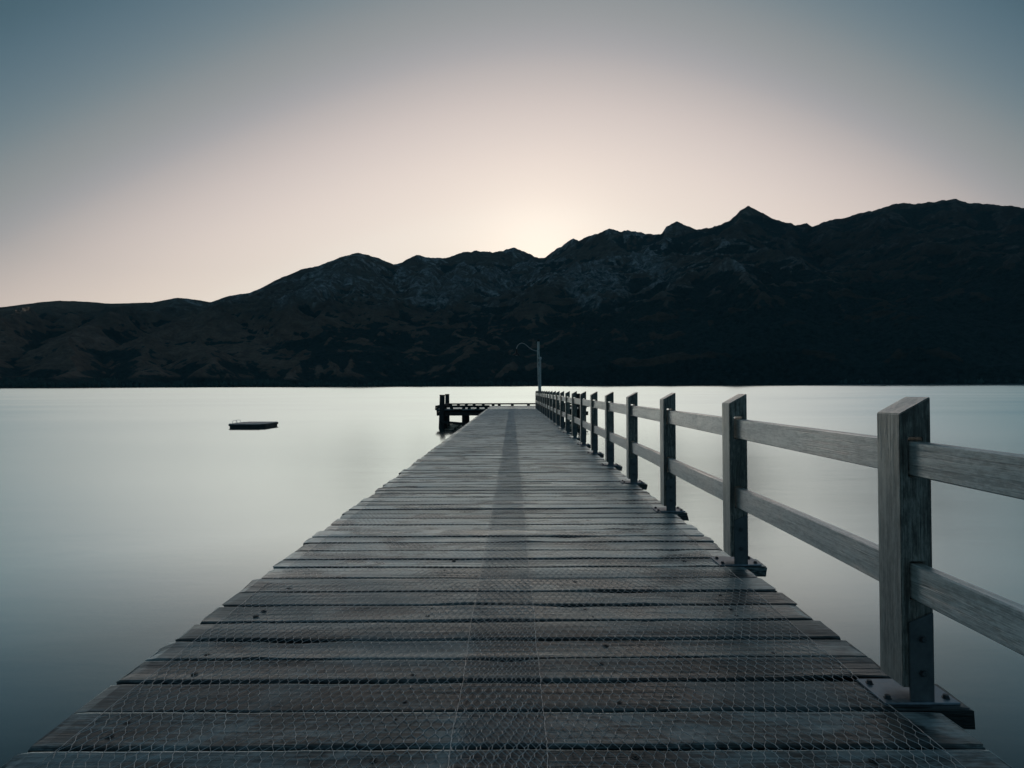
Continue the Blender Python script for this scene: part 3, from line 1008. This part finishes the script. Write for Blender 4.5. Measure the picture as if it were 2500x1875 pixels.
for (z0, z1), sd_ in (((ZT0, ZT1), 1), ((ZB0, ZB1), 2)):
    for q in range(4):
        bm = bmesh.new()
        nseg = 12
        g = random.Random(sd_ * 10 + q)
        bow = g.uniform(-0.004, 0.004)
        rings = []
        for s_ in range(nseg + 1):
            yv = BAY * s_ / nseg
            dz = bow * math.sin(math.pi * s_ / nseg)
            dx = 0.3 * bow * math.sin(math.pi * s_ / nseg)
            b_ = 0.005
            sec = [(RX0 + b_, z0), (RX1 - b_, z0), (RX1, z0 + b_), (RX1, z1 - b_), (RX1 - b_, z1), (RX0 + b_, z1), (RX0, z1 - b_), (RX0, z0 + b_)]
            rings.append([bm.verts.new((x + dx, yv, z + dz)) for x, z in sec])
        for r0, r1 in zip(rings, rings[1:]):
            for e in range(8):
                bm.faces.new((r0[e], r0[(e + 1) % 8], r1[(e + 1) % 8], r1[e]))
        bm.faces.new(rings[0][::-1])
        bm.faces.new(rings[-1])
        me = bm_mesh('rail', bm)
        me.materials.append(M['rail'])
        ME_RAIL.append(me)
NPOST = 21
for kk in range(-1, NPOST):
    py_ = POST0 + BAY * kk
    dz = rng.uniform(-0.004, 0.006)
    p = obj('post', ME_POST[kk % 2], None, railing, (PX + rng.uniform(-0.004, 0.004), py_, 0.0))
    p.rotation_euler = (R(rng.uniform(-0.25, 0.25)), R(rng.uniform(-0.25, 0.25)), 0)
    obj('steel_blade', ME_BLADE, None, p, (0, 0, 0.008))
    obj('base_plate', ME_PLATE, None, p, (0, 0, 0))
    if kk < 11:
        for bx_ in (-0.052, 0.172):
            for by_ in (0.012, 0.125):
                b_ = obj('bolt', ME_HEX, None, p, (bx_, by_, 0.008))
                b_.rotation_euler = (0, 0, rng.uniform(0, 1))
        for bz_ in (0.115, 0.245):
            b_ = obj('bolt', ME_HEX, None, p, (0.068, -0.011, bz_))
            b_.rotation_euler = (R(90), 0, 0)
    if kk < NPOST - 1:
        obj('rail', ME_RAIL[rng.randrange(4)], None, railing, (0, py_ + PD / 2, 0))
        obj('rail', ME_RAIL[4 + rng.randrange(4)], None, railing, (0, py_ + PD / 2, 0))

# ================================================================== wire netting
CW, CP, TWIST = 0.0402, 0.0455, 0.017


def netting(name, x0, x1, y0, y1, zoff, seed):
    ncol, nrow = int((x1 - x0) / CW), int((y1 - y0) / CP)
    ii, jj = np.meshgrid(np.arange(ncol + 1), np.arange(nrow + 1))
    cx = x0 + (ii + 0.5 * (jj % 2)) * CW
    cy = y0 + jj * CP

    def place(x, y, s):
        gx = 0.030 * (fbm(x * 0.9, y * 0.5, 3, seed) - 0.5) + 0.012 * (fbm(x * 5, y * 4, 2, seed + 3) - 0.5)
        gy = 0.050 * (fbm(x * 1.1, y * 0.6, 3, seed + 7) - 0.5) + 0.014 * (fbm(x * 5, y * 4, 2, seed + 8) - 0.5)
        gg = np.random.default_rng(s)
        jx, jy = gg.uniform(-0.0022, 0.0022, x.shape), gg.uniform(-0.0022, 0.0022, x.shape)
        z = zoff + 0.006 * fbm(x * 2.5, y * 2.5, 3, seed + 11) ** 2 + gg.uniform(0, 0.0008, x.shape)
        return np.stack([x + gx + jx, y + gy + jy, z], -1)

    lo = place(cx, cy - TWIST / 2, seed + 21)
    hi = place(cx, cy + TWIST / 2, seed + 22)
    seg_a, seg_b, rad = [], [], []
    seg_a.append(lo.reshape(-1, 3)); seg_b.append(hi.reshape(-1, 3)); rad.append(np.full(lo.shape[0] * lo.shape[1], 0.0015))
    for jpar in (0, 1):
        rows = np.arange(jpar, nrow, 2)
        # upper ends of row j join the lower ends of row j+1 on either side
        for dcol in ((-1, 0) if jpar == 0 else (0, 1)):
            c0 = np.arange(max(0, -dcol), ncol + 1 - max(0, dcol))
            a_ = hi[rows][:, c0]
            b_ = lo[rows + 1][:, c0 + dcol]
            seg_a.append(a_.reshape(-1, 3)); seg_b.append(b_.reshape(-1, 3)); rad.append(np.full(a_.shape[0] * a_.shape[1], 0.00105))
    # selvedge wires down both long edges
    ys = np.arange(y0, y1, 0.02)
    for ex in (x0 - 0.006, x0 + ncol * CW + 0.022):
        e = place(np.full_like(ys, ex), ys, seed + 30)
        seg_a.append(e[:-1]); seg_b.append(e[1:]); rad.append(np.full(len(ys) - 1, 0.0014))
    # stubs tying the cut edge cells to the selvedge
    P0, P1, rd = np.concatenate(seg_a), np.concatenate(seg_b), np.concatenate(rad)
    t = P1 - P0
    t /= np.linalg.norm(t, axis=1, keepdims=True) + 1e-9
    side = np.stack([t[:, 1], -t[:, 0], np.zeros(len(t))], -1)
    side /= np.linalg.norm(side, axis=1, keepdims=True) + 1e-9
    up = np.cross(side, t)
    n = len(P0)
    V_ = np.empty((n, 6, 3), np.float32)
    for q, an in enumerate((90, 210, 330)):
        off = rd[:, None] * (math.cos(R(an)) * side + math.sin(R(an)) * up)
        V_[:, q] = P0 + off
        V_[:, 3 + q] = P1 + off
    F_ = np.array([(0, 1, 4, 3), (1, 2, 5, 4), (2, 0, 3, 5)])
    FF = (F_[None] + (np.arange(n) * 6)[:, None, None]).reshape(-1, 4)
    me = mesh_np(name, V_.reshape(-1, 3), FF, True)
    o = obj(name, me, M['wire'], None, (0, 0, DECK_Z))
    o.rotation_euler = (TILT, 0, 0)
    return o


w1 = netting('wire_netting', -1.52, 0.10, 1.0, 36.6, 0.0022, 60)
tag(w1, 'hexagonal wire netting on the boards along the open water edge', 'netting', 'strips of wire netting on the deck')
w2 = netting('wire_netting', -0.20, 1.43, 1.0, 36.6, 0.0040, 90)
tag(w2, 'hexagonal wire netting on the boards along the railing posts', 'netting', 'strips of wire netting on the deck')

# ================================================================== lamp post
LX, LY = 1.79, 37.45
lz = DECK_Z - SLOPE * LY
lamp = empty('lamp_post', (LX, LY, lz))
tag(lamp, 'weathered timber lamp pole with a swan-neck arm at the end of the railing', 'street lamp')
bm = bmesh.new()
rings = lathe(bm, [(0.094, -0.06), (0.091, 0.6), (0.088, 1.4), (0.085, 2.2), (0.081, 3.0), (0.077, 3.7), (0.073, 4.25), (0.07, 4.42), (0.05, 4.47)], 12)
for ring_ in rings:
    for q, vt in enumerate(ring_):
        s_ = 1 + 0.05 * math.sin(q * 1.7 + vt.co.z * 1.3)
        vt.co.x = vt.co.x * s_ - 0.012 * vt.co.z + 0.02 * math.sin(vt.co.z * 1.4)
        vt.co.y *= s_
obj('pole', bm_mesh('pole', bm), M['pole'], lamp)
capm = bmesh.new()
lathe(capm, [(0.088, 4.36), (0.09, 4.40), (0.09, 4.46), (0.06, 4.50)], 12, -0.055, 0)
obj('pole_cap', bm_mesh('pole_cap', capm), M['lamp_iron'], lamp)
ctrl = [(-0.06, 3.75), (-0.25, 3.76), (-0.45, 3.83), (-0.68, 3.98), (-0.85, 4.14), (-1.0, 4.24), (-1.15, 4.27), (-1.3, 4.22), (-1.42, 4.10), (-1.48, 3.94), (-1.485, 3.86)]
bm = bmesh.new()
tube(bm, [(x, 0, z) for x, z in ctrl], 0.021, 8)
arm = obj('arm', bm_mesh('arm', bm, True), M['lamp_arm'], lamp)
bm = bmesh.new()
lathe(bm, [(0.03, 3.90), (0.045, 3.86), (0.05, 3.74), (0.075, 3.70), (0.085, 3.62), (0.25, 3.50), (0.262, 3.485), (0.255, 3.48), (0.09, 3.60), (0.06, 3.62)], 20, -1.485, 0)
shade = obj('lamp_shade', bm_mesh('lamp_shade', bm, True), M['lamp_iron'], lamp)
bm = bmesh.new()
lathe(bm, [(0.03, 3.62), (0.07, 3.56), (0.08, 3.50), (0.05, 3.455), (0.01, 3.445)], 12, -1.485, 0)
obj('bulb', bm_mesh('bulb', bm, True), M['bulb'], shade)
bm = bmesh.new()
tube(bm, [(0.112, -0.02, 0.0), (0.10, -0.02, 1.2), (0.093, -0.02, 2.3), (0.085, -0.02, 3.22)], 0.019, 8)
obj('conduit', bm_mesh('conduit', bm, True), M['pipe'], lamp)
bm = bmesh.new()
lathe(bm, [(0.03, 3.19), (0.055, 3.22), (0.062, 3.29), (0.05, 3.35), (0.02, 3.37)], 12, 0.085, -0.02)
obj('sensor_cap', bm_mesh('sensor_cap', bm, True), M['pipe'], lamp)

# ================================================================== swimming raft
RYY = 38.3
RXX = (620 - 1250) / F_PX * RYY
raft = empty('swimming_raft', (RXX, RYY, 0.0))
raft.rotation_euler = (0, 0, R(-3))
tag(raft, 'flat moored swimming raft with dark sides floating alone on the lake', 'raft')


def rounded_slab(name, hx, hy, r, z0, z1, n=6):
    bm = bmesh.new()
    pts = []
    for cx_, cy_, a0 in ((hx - r, hy - r, 0), (-hx + r, hy - r, 90), (-hx + r, -hy + r, 180), (hx - r, -hy + r, 270)):
        for q in range(n + 1):
            an = R(a0 + 90 * q / n)
            pts.append((cx_ + r * math.cos(an), cy_ + r * math.sin(an)))
    lo = [bm.verts.new((x, y_, z0)) for x, y_ in pts]
    hi = [bm.verts.new((x, y_, z1)) for x, y_ in pts]
    bm.faces.new(lo[::-1])
    bm.faces.new(hi)
    for q in range(len(pts)):
        w_ = (q + 1) % len(pts)
        bm.faces.new((lo[q], lo[w_], hi[w_], hi[q]))
    return bm_mesh(name, bm)


obj('float_body', rounded_slab('float_body', 1.16, 1.16, 0.32, -0.22, 0.16), M['raft_side'], raft)
obj('fender', rounded_slab('fender', 1.22, 1.22, 0.36, 0.165, 0.27), M['raft_side'], raft)
for q in range(8):
    yy = -1.12 + q * 0.32
    hx = 1.2 if 0 < q < 7 else 0.98
    obj('board', box_mesh('board', -hx, hx, yy - 0.148, yy + 0.148, 0.274, 0.312, 0.006), M['raft_top'], raft)
for s in (-0.25, 0.2):
    bm = bmesh.new()
    tube(bm, [(-1.02, s, 0.30), (-1.04, s, 0.44), (-1.10, s, 0.49), (-1.26, s, 0.49), (-1.33, s, 0.43), (-1.34, s, -0.3)], 0.012, 7)
    obj('ladder_rail', bm_mesh('ladder_rail', bm, True), M['pipe'], raft)
for zz in (0.02, -0.22):
    bm = bmesh.new()
    tube(bm, [(-1.34, -0.25, zz), (-1.34, -0.02, zz), (-1.34, 0.2, zz)], 0.016, 7)
    obj('ladder_rung', bm_mesh('ladder_rung', bm, True), M['pipe'], raft)

# ================================================================== evening air
bm = bmesh.new()
box(bm, -9000, 9000, -60, 12500, -1.0, 2600)
haze = obj('haze', bm_mesh('haze', bm), None)
m = bpy.data.materials.new('evening_air')
m.use_nodes = True
nt = m.node_tree
nt.nodes.clear()
pv = nt.nodes.new('ShaderNodeVolumePrincipled')
pv.inputs['Color'].default_value = (0.42, 0.80, 0.98, 1)
pv.inputs['Density'].default_value = HAZE
mo_ = nt.nodes.new('ShaderNodeOutputMaterial')
nt.links.new(pv.outputs[0], mo_.inputs['Volume'])
haze.data.materials.append(m)
tag(haze, 'thin blue evening air over the lake', None, None, 'stuff')
